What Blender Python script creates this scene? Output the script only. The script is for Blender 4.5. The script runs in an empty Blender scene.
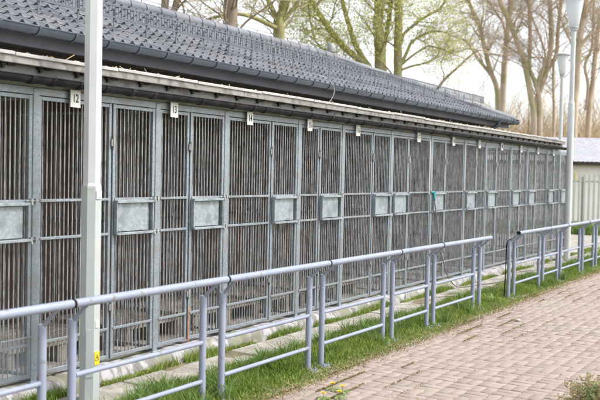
import bpy, bmesh, math, random
import numpy as np
from math import sin, cos, tan, pi, radians, sqrt, atan2
from mathutils import Vector, Matrix

random.seed(7)
NP = np.random.default_rng(11)
scene = bpy.context.scene
COL = scene.collection

# ------------------------------------------------------------------ camera
EYE = 1.80
YAW, PITCH, ROLL = radians(31.95), radians(-1.85), radians(1.2)
F = 850.0                                    # focal length in pixels of the 600 px wide photograph
MC = (Matrix.Rotation(YAW, 3, 'Z') @ Matrix.Rotation(pi/2+PITCH, 3, 'X') @ Matrix.Rotation(ROLL, 3, 'Z'))
cd = bpy.data.cameras.new('camera')
cam = bpy.data.objects.new('camera', cd); COL.objects.link(cam)
cam.matrix_world = Matrix.Translation((0, 0, EYE)) @ MC.to_4x4()
cd.sensor_width = 36; cd.lens = F/600*36; cd.clip_end = 2000; cd.clip_start = 0.05
cd.dof.use_dof = True; cd.dof.focus_distance = 9.0; cd.dof.aperture_fstop = 2.5
scene.camera = cam

# ------------------------------------------------------------------ light
world = bpy.data.worlds.new('World'); scene.world = world; world.use_nodes = True
wn = world.node_tree.nodes; wl = world.node_tree.links
for n in list(wn): wn.remove(n)
SUN_EL, SUN_AZ = 52.0, -65.0                  # azimuth measured from +Y towards -X
sky = wn.new('ShaderNodeTexSky'); sky.sky_type = 'NISHITA'; sky.sun_disc = False
sky.sun_elevation = radians(SUN_EL); sky.sun_rotation = radians(-SUN_AZ); sky.air_density = 1.0; sky.dust_density = 3.0
hs = wn.new('ShaderNodeHueSaturation'); hs.inputs['Saturation'].default_value = 0.22
bgn = wn.new('ShaderNodeBackground'); bgn.inputs['Strength'].default_value = 0.125
wo = wn.new('ShaderNodeOutputWorld')
wl.new(sky.outputs[0], hs.inputs['Color']); wl.new(hs.outputs[0], bgn.inputs['Color']); wl.new(bgn.outputs[0], wo.inputs[0])
sd = bpy.data.lights.new('sun', 'SUN'); sd.energy = 1.05; sd.angle = radians(12); sd.color = (1.0, 0.96, 0.9)
sun = bpy.data.objects.new('sun', sd); COL.objects.link(sun)
sv = Vector((-sin(radians(SUN_AZ))*cos(radians(SUN_EL)), cos(radians(SUN_AZ))*cos(radians(SUN_EL)), sin(radians(SUN_EL))))
sun.rotation_euler = sv.to_track_quat('Z', 'Y').to_euler(); sun.location = (0, 0, 30)
vs = scene.view_settings
vs.view_transform = 'Standard'; vs.look = 'None'; vs.gamma = 1; vs.use_curve_mapping = False; vs.exposure = 1.47
scene.render.engine = 'CYCLES'

# ------------------------------------------------------------------ helpers
def ray(px, py):
    return MC @ Vector(((px-300)/F, (200-py)/F, -1.0))
def onlat(px, py, L):
    """point of the plane x = -L seen at a pixel of the photograph"""
    d = ray(px, py); t = -L/d.x
    return Vector((-L, d.y*t, EYE+d.z*t))
def ylat(px, L, py=200): return onlat(px, py, L).y
def atz(px, py, Z):
    d = ray(px, py); return Vector((d.x*Z, d.y*Z, EYE+d.z*Z))
def ground_at(px, Z):
    p = atz(px, 200, Z); return Vector((p.x, p.y, 0))

class MB:
    def __init__(s): s.v = []; s.f = []
    def add(s, vs_, fs):
        o = len(s.v); s.v += [tuple(p) for p in vs_]; s.f += [tuple(i+o for i in f) for f in fs]
    def box(s, x0, x1, y0, y1, z0, z1):
        s.add([(x0,y0,z0),(x1,y0,z0),(x1,y1,z0),(x0,y1,z0),(x0,y0,z1),(x1,y0,z1),(x1,y1,z1),(x0,y1,z1)],
              [(0,3,2,1),(4,5,6,7),(0,1,5,4),(1,2,6,5),(2,3,7,6),(3,0,4,7)])
    def obox(s, c, ax, ay, az, hx, hy, hz):
        c = Vector(c); V = []
        for k in (-1, 1):
            for (i, j) in ((-1,-1),(1,-1),(1,1),(-1,1)):
                V.append(c + Vector(ax)*hx*i + Vector(ay)*hy*j + Vector(az)*hz*k)
        s.add(V, [(0,3,2,1),(4,5,6,7),(0,1,5,4),(1,2,6,5),(2,3,7,6),(3,0,4,7)])
    def tube(s, pts, rad, n=8, caps=True):
        pts = [Vector(p) for p in pts]
        if not hasattr(rad, '__len__'): rad = [rad]*len(pts)
        V = []; u = None
        for i, p in enumerate(pts):
            t = (pts[min(i+1, len(pts)-1)] - pts[max(i-1, 0)])
            if t.length < 1e-9: t = Vector((0, 0, 1))
            t.normalize()
            if u is None:
                u = t.cross(Vector((0, 0, 1)))
                if u.length < 1e-3: u = t.cross(Vector((1, 0, 0)))
            u = (u - t*u.dot(t))
            if u.length < 1e-6: u = t.orthogonal()
            u.normalize(); w = t.cross(u)
            for k in range(n):
                a = 2*pi*k/n
                V.append(p + (u*cos(a) + w*sin(a))*rad[i])
        Fs = []
        for i in range(len(pts)-1):
            for k in range(n):
                a = i*n+k; b = i*n+(k+1) % n
                Fs.append((a, b, b+n, a+n))
        if caps:
            Fs.append(tuple(range(n-1, -1, -1))); m = (len(pts)-1)*n; Fs.append(tuple(range(m, m+n)))
        s.add(V, Fs)
    def lathe(s, prof, c=(0, 0, 0), n=16, rot=0):
        V = []; c = Vector(c)
        for (r, z) in prof:
            for k in range(n):
                a = 2*pi*k/n+rot; V.append(c+Vector((r*cos(a), r*sin(a), z)))
        Fs = []
        for i in range(len(prof)-1):
            for k in range(n):
                a = i*n+k; b = i*n+(k+1) % n; Fs.append((a, b, b+n, a+n))
        Fs.append(tuple(range(n-1, -1, -1))); m = (len(prof)-1)*n; Fs.append(tuple(range(m, m+n)))
        s.add(V, Fs)
    def mesh(s, name, m=None, bevel=0, smooth=None):
        me = bpy.data.meshes.new(name); me.from_pydata(s.v, [], s.f)
        if bevel:
            bm = bmesh.new(); bm.from_mesh(me)
            bmesh.ops.bevel(bm, geom=bm.edges[:], offset=bevel, segments=1, affect='EDGES', clamp_overlap=True)
            bm.to_mesh(me); bm.free()
        if smooth is not None:
            me.polygons.foreach_set('use_smooth', [True]*len(me.polygons))
            me.set_sharp_from_angle(angle=radians(smooth))
        if m: me.materials.append(m)
        me.update(); return me

def link(name, me, parent=None, loc=None):
    o = bpy.data.objects.new(name, me); COL.objects.link(o)
    if parent is not None: o.parent = parent
    if loc is not None: o.location = loc
    return o
def tag(o, label=None, cat=None, group=None, kind=None):
    if label: o['label'] = label
    if cat: o['category'] = cat
    if group: o['group'] = group
    if kind: o['kind'] = kind
    return o
def empty(name, loc, label, cat, group=None, rz=0):
    o = bpy.data.objects.new(name, None); COL.objects.link(o); o.location = loc; o.rotation_euler = (0, 0, rz)
    o.empty_display_size = 0.2
    return tag(o, label, cat, group)
def npmesh(name, V, quads, m, smooth=False):
    """big mesh from numpy: V (n,3), quads (m,k)"""
    me = bpy.data.meshes.new(name)
    me.vertices.add(len(V)); me.vertices.foreach_set('co', np.asarray(V, np.float32).ravel())
    q = np.asarray(quads, np.int32); k = q.shape[1]
    me.loops.add(q.size); me.loops.foreach_set('vertex_index', q.ravel())
    me.polygons.add(len(q)); me.polygons.foreach_set('loop_start', np.arange(0, q.size, k, dtype=np.int32))
    me.polygons.foreach_set('loop_total', np.full(len(q), k, np.int32))
    if smooth: me.polygons.foreach_set('use_smooth', np.ones(len(q), bool))
    me.update(calc_edges=True); me.validate()
    me.materials.append(m); return me

# ------------------------------------------------------------------ materials
def srgb(r, g, b):
    f = lambda c: (c/255/12.92 if c/255 <= .04045 else ((c/255+.055)/1.055)**2.4)
    return (f(r), f(g), f(b))
def pm(name, c1, c2=None, scale=6, rough=.7, metal=0, bump=0, bscale=None, detail=4, island=0, c3=None, s3=1.5, lo=.35, hi=.65,
       stretch=(1, 1, 1), trans=0, spec=.5, voronoi=False, lo3=.5, hi3=.62):
    m = bpy.data.materials.new(name); m.use_nodes = True
    N = m.node_tree.nodes; Lk = m.node_tree.links
    b = N['Principled BSDF']; b.inputs['Roughness'].default_value = rough; b.inputs['Metallic'].default_value = metal
    b.inputs['Specular IOR Level'].default_value = spec
    b.inputs['Base Color'].default_value = (*c1, 1)
    g = N.new('ShaderNodeNewGeometry'); mp = N.new('ShaderNodeMapping'); mp.inputs['Scale'].default_value = stretch
    Lk.new(g.outputs['Position'], mp.inputs['Vector'])
    out = None
    if c2:
        if voronoi:
            t = N.new('ShaderNodeTexVoronoi'); t.inputs['Scale'].default_value = scale; fac = t.outputs['Color']
        else:
            t = N.new('ShaderNodeTexNoise'); t.inputs['Scale'].default_value = scale; t.inputs['Detail'].default_value = detail; fac = t.outputs[0]
        Lk.new(mp.outputs[0], t.inputs['Vector'])
        mr = N.new('ShaderNodeMapRange'); mr.inputs['From Min'].default_value = lo if not voronoi else 0; mr.inputs['From Max'].default_value = hi if not voronoi else 1
        Lk.new(fac, mr.inputs['Value'])
        mx = N.new('ShaderNodeMix'); mx.data_type = 'RGBA'; mx.inputs[6].default_value = (*c1, 1); mx.inputs[7].default_value = (*c2, 1)
        Lk.new(mr.outputs[0], mx.inputs[0]); out = mx.outputs[2]
    if c3:
        t3 = N.new('ShaderNodeTexNoise'); t3.inputs['Scale'].default_value = s3; t3.inputs['Detail'].default_value = 6
        Lk.new(g.outputs['Position'], t3.inputs['Vector'])
        m3 = N.new('ShaderNodeMapRange'); m3.inputs['From Min'].default_value = lo3; m3.inputs['From Max'].default_value = hi3
        Lk.new(t3.outputs[0], m3.inputs['Value'])
        x3 = N.new('ShaderNodeMix'); x3.data_type = 'RGBA'; x3.inputs[7].default_value = (*c3, 1)
        if out: Lk.new(out, x3.inputs[6])
        else: x3.inputs[6].default_value = (*c1, 1)
        Lk.new(m3.outputs[0], x3.inputs[0]); out = x3.outputs[2]
    if island:
        mu = N.new('ShaderNodeMapRange'); mu.inputs['To Min'].default_value = 1-island; mu.inputs['To Max'].default_value = 1+island
        Lk.new(g.outputs['Random Per Island'], mu.inputs['Value'])
        hv = N.new('ShaderNodeHueSaturation'); Lk.new(mu.outputs[0], hv.inputs['Value'])
        if out: Lk.new(out, hv.inputs['Color'])
        else: hv.inputs['Color'].default_value = (*c1, 1)
        out = hv.outputs[0]
    if out: Lk.new(out, b.inputs['Base Color'])
    if bump:
        tb = N.new('ShaderNodeTexNoise'); tb.inputs['Scale'].default_value = bscale or scale*3; tb.inputs['Detail'].default_value = 5
        Lk.new(mp.outputs[0], tb.inputs['Vector'])
        bu = N.new('ShaderNodeBump'); bu.inputs['Strength'].default_value = bump; bu.inputs['Distance'].default_value = .01
        Lk.new(tb.outputs[0], bu.inputs['Height']); Lk.new(bu.outputs[0], b.inputs['Normal'])
    if trans:
        tr = N.new('ShaderNodeBsdfTranslucent'); ad = N.new('ShaderNodeMixShader'); ad.inputs[0].default_value = trans
        if out: Lk.new(out, tr.inputs[0])
        else: tr.inputs[0].default_value = (*c1, 1)
        Lk.new(b.outputs[0], ad.inputs[1]); Lk.new(tr.outputs[0], ad.inputs[2]); Lk.new(ad.outputs[0], N['Material Output'].inputs[0])
    return m

M = {}
M['galv'] = pm('galvanised_steel', (.22,.25,.285), (.34,.375,.41), 70, rough=.45, metal=.45, voronoi=True, c3=(.26,.27,.28), s3=6, bump=.1, bscale=60)
M['galv_bar'] = pm('galvanised_bar', (.27,.28,.295), (.37,.38,.395), 14, rough=.5, metal=.3, c3=(.18,.18,.18), s3=9)
M['galv_plate'] = pm('galvanised_plate', (.25,.29,.31), (.37,.41,.43), 45, rough=.5, metal=.35, voronoi=True, c3=(.22,.25,.265), s3=9)
M['galv_dull'] = pm('galvanised_dull', (.30,.31,.31), (.40,.41,.41), 10, rough=.6, metal=.4)
M['rust'] = pm('rust', (.26,.12,.06), (.36,.2,.11), 30, rough=.9)
M['rail'] = pm('lilac_grey_paint', (.235,.265,.345), (.27,.30,.385), 4, rough=.42, c3=(.20,.19,.19), s3=16, bump=.06, bscale=120, lo3=.61, hi3=.68)
M['black'] = pm('black_rubber', (.010,.010,.011), (.02,.02,.02), 20, rough=.85, spec=.2)
M['pole'] = pm('pole_paint', (.40,.435,.43), (.46,.49,.485), 3, rough=.45, c3=(.38,.40,.37), s3=3, bump=.08, bscale=60)
M['pole_white'] = pm('pole_white_paint', (.53,.55,.56), (.58,.60,.61), 3, rough=.45, bump=.05, bscale=60)
M['white'] = pm('white_plastic', (.85,.85,.84), (.80,.80,.79), 10, rough=.5)
M['black_ink'] = pm('black_ink', (.02,.02,.02), rough=.6)
M['yellow'] = pm('yellow_sticker', (.72,.55,.03), rough=.5)
M['tile'] = pm('roof_tile_graphite', (.11,.118,.138), (.17,.178,.205), 3.5, rough=.5, spec=.5, c3=(.20,.205,.20), s3=1.6, bump=.15, bscale=50, lo3=.5, hi3=.8)
M['gutter'] = pm('gutter_blue_grey', (.042,.055,.074), (.06,.073,.094), 5, rough=.38)
M['fascia'] = pm('fascia_dark', (.055,.055,.068), (.075,.075,.09), 3, rough=.6)
M['dark_gutter'] = pm('gutter_graphite', (.016,.016,.021), (.026,.025,.03), 9, rough=.6, spec=.2, c3=(.04,.037,.036), s3=7)
M['guard'] = pm('guard_steel', (.10,.11,.13), (.13,.14,.16), 8, rough=.5, metal=.3)
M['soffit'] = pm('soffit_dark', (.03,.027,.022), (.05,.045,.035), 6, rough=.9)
M['sheet'] = pm('weathered_sheet', (.38,.375,.37), (.48,.475,.47), 7, rough=.8, c3=(.40,.37,.33), s3=9, bump=.4, bscale=40, lo3=.56, hi3=.7)
M['timber'] = pm('weathered_timber', (.22,.215,.21), (.30,.29,.285), 6, rough=.85, c3=(.16,.15,.14), s3=12, stretch=(1,.15,1), bump=.3)
M['pallet'] = pm('pallet_wood', (.25,.225,.19), (.34,.31,.27), 8, rough=.85, c3=(.26,.22,.17), s3=9, stretch=(.3,1,1), bump=.3)
M['concrete'] = pm('concrete', (.34,.315,.28), (.24,.22,.195), 24, rough=.95, c3=(.40,.375,.34), s3=3.2, bump=.5, bscale=50, detail=8)
M['kerb'] = pm('kerb_peeling', (.36,.35,.36), (.19,.18,.17), 7, stretch=(1,2.2,.7), rough=.9, c3=(.20,.205,.15), s3=3.4, bump=.7, bscale=30, detail=8, lo=.47, hi=.56, lo3=.49, hi3=.57)
M['plaster'] = pm('plaster_white', (.80,.78,.76), (.84,.82,.80), 2, rough=.9, c3=(.74,.70,.66), s3=.6)
M['paver'] = pm('paver_pink', (.35,.28,.25), (.285,.228,.203), 11, rough=.9, spec=.25, island=.065, c3=(.31,.27,.225), s3=1.1, bump=.4, bscale=110, detail=8, lo3=.48, hi3=.72)
M['sand'] = pm('joint_sand', (.045,.038,.027), (.085,.07,.05), 12, rough=.95, c3=(.10,.13,.05), s3=3)
M['soil'] = pm('soil', (.12,.10,.06), (.20,.165,.11), 7, rough=.95, c3=(.08,.11,.035), s3=1.4, bump=.6, bscale=35)
M['ground'] = pm('far_ground', (.20,.20,.09), (.28,.25,.15), .4, rough=.95, c3=(.11,.16,.045), s3=.15)
M['grass'] = pm('grass_blades', (.14,.23,.028), (.28,.36,.07), 1.3, rough=.55, island=.5, c3=(.33,.31,.14), s3=3.4, trans=.3, lo3=.55, hi3=.8)
M['grass_dry'] = pm('dry_grass', (.34,.28,.14), (.26,.24,.10), 5, rough=.8, island=.3, trans=.25)
M['litter'] = pm('dead_leaves', (.28,.16,.08), (.42,.30,.17), 25, rough=.9, island=.4)
M['petal'] = pm('dandelion_petal', (.85,.68,.03), (.80,.58,.02), 60, rough=.6)
M['herb'] = pm('herb_leaf', (.15,.26,.05), (.22,.32,.09), 9, rough=.6, island=.3, trans=.25)
M['stone'] = pm('pebble', (.62,.53,.48), (.50,.42,.38), 30, rough=.8)
M['bark_brown'] = pm('bark_brown', (.20,.155,.115), (.30,.235,.18), 5, rough=.95, stretch=(1,1,.25), bump=1, bscale=14)
M['bark_tan'] = pm('bark_tan', (.42,.33,.24), (.55,.45,.34), 4, rough=.95, stretch=(1,1,.3), c3=(.38,.34,.19), s3=.9, bump=.8, bscale=14)
M['bark_pale'] = pm('bark_pale', (.48,.39,.32), (.58,.50,.42), 4, rough=.95, stretch=(1,1,.3), c3=(.38,.33,.20), s3=.8, bump=.7, bscale=12)
M['bark_moss'] = pm('bark_mossy', (.22,.22,.08), (.38,.34,.16), 9, rough=.95, stretch=(1,1,.4), c3=(.27,.22,.15), s3=3.2, bump=1, bscale=10, lo3=.52, hi3=.66)
M['twig'] = pm('twig_tan', (.42,.33,.24), (.54,.44,.33), 2, rough=.9, island=.25)
M['twig_moss'] = pm('twig_mossy', (.30,.28,.13), (.36,.30,.19), 2, rough=.9, island=.2)
M['leaf'] = pm('young_leaf', (.52,.56,.14), (.62,.62,.24), 1.5, rough=.6, island=.25, trans=.45)
M['brush'] = pm('brush_stems', (.46,.35,.20), (.56,.44,.28), .6, rough=.9, island=.3, c3=(.36,.27,.17), s3=.3)
M['fence_paint'] = pm('palisade_pale_green', (.43,.46,.43), (.38,.41,.38), 4, rough=.5)
M['garage_roof'] = pm('garage_roof', (.30,.31,.35), (.38,.39,.43), 3, rough=.6, c3=(.32,.33,.37), s3=.8)
M['hose'] = pm('hose_grey', (.16,.15,.14), (.24,.22,.20), 12, rough=.5)
M['teal'] = pm('teal_plastic', (.0,.22,.24), rough=.4)
M['lamp_metal'] = pm('lamp_cap_grey', (.42,.43,.45), (.48,.49,.51), 6, rough=.5)
# frosted lantern
lm = pm('frosted_glass', (.80,.83,.86), rough=.35, trans=.45); M['glass'] = lm
M['bulb'] = pm('lamp_bulb', (.5,.5,.5), rough=.3)
# brick wall of the building
bm_ = bpy.data.materials.new('brick_wall'); bm_.use_nodes = True
N = bm_.node_tree.nodes; Lk = bm_.node_tree.links; b = N['Principled BSDF']; b.inputs['Roughness'].default_value = .9
g = N.new('ShaderNodeNewGeometry'); sx = N.new('ShaderNodeSeparateXYZ'); cx_ = N.new('ShaderNodeCombineXYZ')
Lk.new(g.outputs['Position'], sx.inputs[0]); Lk.new(sx.outputs['Y'], cx_.inputs['X']); Lk.new(sx.outputs['Z'], cx_.inputs['Y'])
br = N.new('ShaderNodeTexBrick'); br.inputs['Scale'].default_value = 1; br.inputs['Brick Width'].default_value = .26; br.inputs['Row Height'].default_value = .077
br.inputs['Mortar Size'].default_value = .006; br.inputs['Color1'].default_value = (.19,.105,.07,1); br.inputs['Color2'].default_value = (.115,.085,.07,1)
br.inputs['Mortar'].default_value = (.12,.11,.105,1); br.inputs['Bias'].default_value = -.1
Lk.new(cx_.outputs[0], br.inputs['Vector']); Lk.new(br.outputs[0], b.inputs['Base Color'])
M['brick'] = bm_

# ================================================================== GROUND
PATH_L0, PATH_L1 = 3.78, 1.45
def struct(name, me, label=None): 
    o = link(name, me); o['kind'] = 'structure'
    if label: o['label'] = label
    return o
mb = MB(); mb.add([(-900,-300,-.035),(900,-300,-.035),(900,1500,-.035),(-900,1500,-.035)], [(0,1,2,3)])
struct('ground', mb.mesh('ground', M['ground']))
# bumpy soil verge under the grass
xs = np.arange(-5.02, -3.50, .06); ys = np.arange(0, 46, .12)
X, Y = np.meshgrid(xs, ys); Z = .004 + .012*np.sin(X*9+Y*2.1)*np.cos(Y*3.7) + .012*np.clip((-3.85-X)/.3, 0, 1)
Z -= .045*np.clip((X+3.84)/.08, 0, 1)
V = np.stack([X.ravel(), Y.ravel(), Z.ravel()], 1); nx, ny = len(xs), len(ys)
I = (np.arange(ny-1)[:, None]*nx + np.arange(nx-1)[None, :]).ravel()
struct('grass_verge', npmesh('grass_verge', V, np.stack([I, I+1, I+nx+1, I+nx], 1), M['soil'], True))
# path bed and pavers
mb = MB(); mb.add([(-PATH_L0-.0,0,-.022),(-PATH_L1,0,-.022),(-PATH_L1,60,-.022),(-PATH_L0,60,-.022)], [(0,1,2,3)])
struct('path_bed', mb.mesh('path_bed', M['sand']))
bricks = []
nstrip = int((PATH_L0-PATH_L1)/.2)
for si in range(nstrip):
    x0 = -PATH_L0+.05+si*.2; y = 2.0+(si % 2)*.2
    while y < 45:                      # basket weave: two bricks lengthwise, then two across
        bricks.append((x0, x0+.1, y, y+.2)); bricks.append((x0+.1, x0+.2, y, y+.2))
        bricks.append((x0, x0+.2, y+.2, y+.3)); bricks.append((x0, x0+.2, y+.3, y+.4))
        y += .4
Bk = np.array(bricks); n = len(Bk)
gx, gy = .0046, .0032
dz = NP.normal(0, .0008, n); tx = NP.normal(0, .0005, (n, 4))
lowf = .006*np.sin(Bk[:, 0]*2.3+Bk[:, 2]*.7)+.005*np.sin(Bk[:, 2]*1.9)
jx = NP.normal(0, .0012, n); jy = NP.normal(0, .0012, n)
def corner(ix, iy, ins, z, t):
    x = (Bk[:, ix]+(gx+ins)*(1 if ix == 0 else -1)+jx); yv = (Bk[:, iy]+(gy+ins)*(1 if iy == 2 else -1)+jy)
    return np.stack([x, yv, z+lowf+dz+t], 1)
c = [(0,2),(1,2),(1,3),(0,3)]
top = [corner(a, b_, .002, -.0005, tx[:, i]) for i, (a, b_) in enumerate(c)]
mid = [corner(a, b_, 0, -.002, tx[:, i]) for i, (a, b_) in enumerate(c)]
low = [corner(a, b_, 0, -.03, 0) for i, (a, b_) in enumerate(c)]
V = np.stack(top+mid+low, 1).reshape(-1, 3); o = np.arange(n)*12
Q = [np.stack([o, o+1, o+2, o+3], 1)]
for r0 in (0, 4):
    for i in range(4):
        j = (i+1) % 4; Q.append(np.stack([o+r0+4+i, o+r0+4+j, o+r0+j, o+r0+i], 1))
struct('path', npmesh('path', V, np.concatenate(Q), M['paver']), 'pinkish block paving path')
# edging stones (flush) both sides
mb = MB(); y = 1.0
while y < 45:
    zt = .012+random.uniform(-.006, .006)
    mb.box(-PATH_L0-.03, -PATH_L0+.045, y+.004, y+.996, -.1, zt); mb.box(-PATH_L1-.02, -PATH_L1+.04, y+.004, y+.996, -.1, zt); y += 1
struct('path_edging', mb.mesh('path_edging', M['concrete'], bevel=.006))
# concrete slabs beside kerb
mb = MB(); y = 1.2
while y < 24:
    w = random.choice([.5, .5, 1.0]); zt = .028+random.uniform(-.008, .008)
    mb.box(-4.97+random.uniform(-.02, .02), -4.56+random.uniform(-.02, .02), y+.006, y+w-.006, -.08, zt); y += w
struct('slab_walk', mb.mesh('slab_walk', M['concrete'], bevel=.008))
# kerb under the cages
CX = -5.20
yK0, yK1 = 0.9, ylat(563, 5.2)+.3
ys = np.arange(yK0, yK1, .035)
prof = [(-5.34, .14), (-5.12, .145), (-5.075, .138), (-5.045, .115), (-5.03, .08), (-5.02, .03), (-5.01, -.05)]
V = []
for i, y in enumerate(ys):
    seg = (y/.78) % 1; dip = .04*max(0, 1-min(seg, 1-seg)/.035)
    for j, (x, z) in enumerate(prof):
        nz = .012*sin(y*5.1+j)+.008*sin(y*13.3+j*2)+.006*sin(y*31+j*3.1)
        V.append((x+(nz*.8-dip if j > 1 else 0), y, z+(nz*.5-dip if j > 0 else -.0)))
V = np.array(V); k = len(prof); I = (np.arange(len(ys)-1)[:, None]*k+np.arange(k-1)[None, :]).ravel()
struct('kerb', npmesh('kerb', V, np.stack([I, I+1, I+k+1, I+k], 1)[:, ::-1], M['kerb'], True), 'cage plinth kerb with peeling white paint')
mb = MB(); mb.box(-7.25, -5.3, yK0, yK1, -.1, .10)
struct('kennel_floor', mb.mesh('kennel_floor', M['concrete']))
mb = MB(); mb.box(-9.5, -4.9, yK1+.02, yK1+7.5, -.1, .012)
struct('yard_slab', mb.mesh('yard_slab', M['concrete']))

# ================================================================== KENNEL BUILDING
LG = 6.70; YC = ylat(513, LG, 125); Y0 = -4.0; SL = .466; RID = 8.77
ZE = EYE+1.40                                 # eave tile level at LG
YRE = ylat(335, RID, 60); HR = (YC-YRE)/(RID-LG)
def roofz(L): return ZE + (L-LG)*SL
bld = empty('kennel_building', (-7.2, 6, 0), 'long low brick building with dark grey hipped tile roof behind the cages', 'building')
def part(name, mb_, mat_, parent, bevel=0, smooth=None, label=None):
    o = link(name, mb_.mesh(name, mat_, bevel, smooth), parent)
    if parent is not None and parent.location.length > 0:
        # geometry written in world space: shift into parent's space
        R = Matrix.Translation(-parent.location); o.data.transform(R)
    if label: o['label'] = label
    return o
WY1 = YC-.75
mb = MB(); mb.box(-10.3, -7.2, Y0+.5, WY1, -.1, 3.02); part('wall', mb, M['brick'], bld)
mb = MB(); mb.box(-7.24, -7.195, Y0+.5, WY1, 2.5, 3.018); part('eave_shade_band', mb, M['soffit'], bld)  # dark strip over the brick, standing in for the shade under the eave
mb = MB()
mb.box(-7.215, -6.83, Y0, YC-.1, 3.02, 3.06)
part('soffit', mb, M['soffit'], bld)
mb = MB(); mb.box(-6.83, -6.79, Y0, YC-.05, 2.995, 3.16); part('fascia', mb, M['fascia'], bld)
# tiles
row = .215; pw = .152
nr = int((RID-LG+.05)/row)+1
Vs = []; Qs = []; off = 0
for r in range(nr):
    La = LG-.05+r*row; Lb = min(La+row, RID)
    ymax = YC - max(0, La-LG)*HR
    ysr = np.arange(Y0, ymax, pw/8)
    ph = (ysr/pw) % 1.0
    cr = np.maximum(0, np.cos((ph-.5)*2*pi))**1.5*.036
    jit = .004*np.sin(np.floor(ysr/(pw*2))*78.2+r*3.1)+.003*np.sin(np.floor(ysr/(pw*2))*12.9+r*7.7)
    za = roofz(La)+.012+cr+jit; zb = roofz(Lb)+.002+cr*.6+jit; zc = roofz(La+.03)-.004+jit*0+cr*.1
    m_ = len(ysr)
    P = np.concatenate([np.stack([np.full(m_, -La-.03), ysr, zc], 1), np.stack([np.full(m_, -La), ysr, za], 1), np.stack([np.full(m_, -Lb), ysr, zb], 1)])
    i = np.arange(m_-1)
    Qs.append(np.stack([i, i+1, i+m_+1, i+m_], 1)+off); Qs.append(np.stack([i+m_, i+m_+1, i+2*m_+1, i+2*m_], 1)+off)
    Vs.append(P); off += 3*m_
me = npmesh('roof_tiles', np.concatenate(Vs), np.concatenate(Qs), M['tile'], True)
me.set_sharp_from_angle(angle=radians(40)); me.transform(Matrix.Translation(-bld.location))
link('roof_tiles', me, bld)
ZR = roofz(RID)
mb = MB()
L2 = 2*RID-LG; YR = YRE
mb.add([(-RID,Y0,ZR-.02),(-RID,YR,ZR-.02),(-L2,YC,ZE-.02),(-L2,Y0,ZE-.02)], [(0,1,2,3)])
mb.add([(-RID,YR,ZR-.02),(-LG,YC,ZE-.02),(-L2,YC,ZE-.02)], [(0,1,2)])
mb.add([(-RID,Y0,ZR-.04),(-LG,Y0,ZE-.04),(-L2,Y0,ZE-.04)], [(0,1,2)])
part('rear_roof_slopes', mb, M['tile'], bld)
mb = MB()
y = Y0
while y < YR:
    mb.tube([(-RID, y, ZR+.015), (-RID, min(y+.36, YR), ZR+.025)], [.10, .085], 10); y += .33
part('ridge_cap', mb, M['tile'], bld, smooth=40)
mb = MB()
A = Vector((-LG+.02, YC, ZE+.02)); B = Vector((-RID, YR, ZR+.02)); nh = 12
for i in range(nh): mb.tube([A.lerp(B, i/nh), A.lerp(B, (i+1.08)/nh)], [.085, .07], 10)
part('hip_cap', mb, M['tile'], bld, smooth=40)
def half_gutter(mb_, x, z, r, ya, yb, n=10, th=.004):
    V = []; 
    for y in (ya, yb):
        for rr in (r, r-th*2):
            for i in range(n+1):
                a = pi*i/n; V.append((x+rr*cos(a), y, z-rr*sin(a)))
    Fs = []; m_ = n+1
    for i in range(n):
        Fs.append((i, i+1, 2*m_+i+1, 2*m_+i)); Fs.append((m_+i+1, m_+i, 3*m_+i, 3*m_+i+1))
    Fs += [(0, 2*m_, 3*m_, m_), (n, m_+n, 3*m_+n, 2*m_+n)]
    mb_.add(V, Fs)
GX, GZ, GR = -LG+.06, ZE-.035, .072
mb = MB(); half_gutter(mb, GX, GZ, GR, Y0, YC+.12); mb.tube([(GX+GR, Y0, GZ), (GX+GR, YC+.12, GZ)], .009, 8)
mb.tube([(GX, YC+.115, GZ-.01), (GX, YC+.13, GZ-.01)], .07, 14)
# return of gutter round the hip end
mb.obox((GX-.9, YC+.13, GZ-.035), (1,0,0), (0,1,0), (0,0,1), .93, .06, .035)
gut = part('gutter', mb, M['gutter'], bld, smooth=40)
mb = MB(); mb.box(-LG-.0, -LG+.012, Y0, YC+.03, GZ+.012, ZE+.0); part('drip_edge', mb, M['fascia'], bld)
y = Y0+.3; nb = 0
mbk = []
while y < YC and nb < 98:
    mb = MB(); a = [Vector((GX+(GR+.008)*cos(t), y, GZ-(GR+.008)*sin(t))) for t in np.linspace(-.1, pi*.95, 12)]
    for i in range(len(a)-1):
        c0 = (a[i]+a[i+1])/2; d = (a[i+1]-a[i]).normalized()
        mb.obox(c0, d, (0,1,0), d.cross(Vector((0,1,0))), (a[i+1]-a[i]).length/2+.001, .014, .003)
    if not mbk:
        base = mb.mesh('gutter_bracket', M['gutter']); base.transform(Matrix.Translation(-Vector((0, y, 0)))); mbk.append(base)
    o = link('gutter_bracket', mbk[0], gut); o.location = Vector((0, y, 0))-bld.location
    y += .47; nb += 1
# downpipe near the end
yd = ylat(498, LG-.05, 130)
mb = MB(); mb.tube([(GX, yd, GZ-.05), (GX, yd, GZ-.14), (-7.05, yd+.02, GZ-.42), (-7.13, yd+.02, GZ-.6), (-7.13, yd+.02, .1)], .045, 10)
part('downpipe', mb, M['gutter'], bld, smooth=50)
# roof vent
pv = onlat(330.5, 58, RID)
mb = MB(); mb.lathe([(.035, -.3), (.035, .10), (.065, .11), (.08, .15), (.08, .26), (.07, .28)], (-RID, pv.y, ZR+.0), 14)
part('roof_vent', mb, M['galv_dull'], bld, smooth=40)
# lightning conductor wire on ridge
mb = MB(); mb.tube([(-RID, Y0, ZR+.16), (-RID, YR, ZR+.16), (-LG-.1, YC-.1, ZE+.18)], .004, 5)
for k in range(24):
    y = Y0+.5+k; 
    if y < YR: mb.tube([(-RID, y, ZR+.05), (-RID, y, ZR+.17)], .006, 5)
part('lightning_wire', mb, M['guard'], bld)
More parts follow.
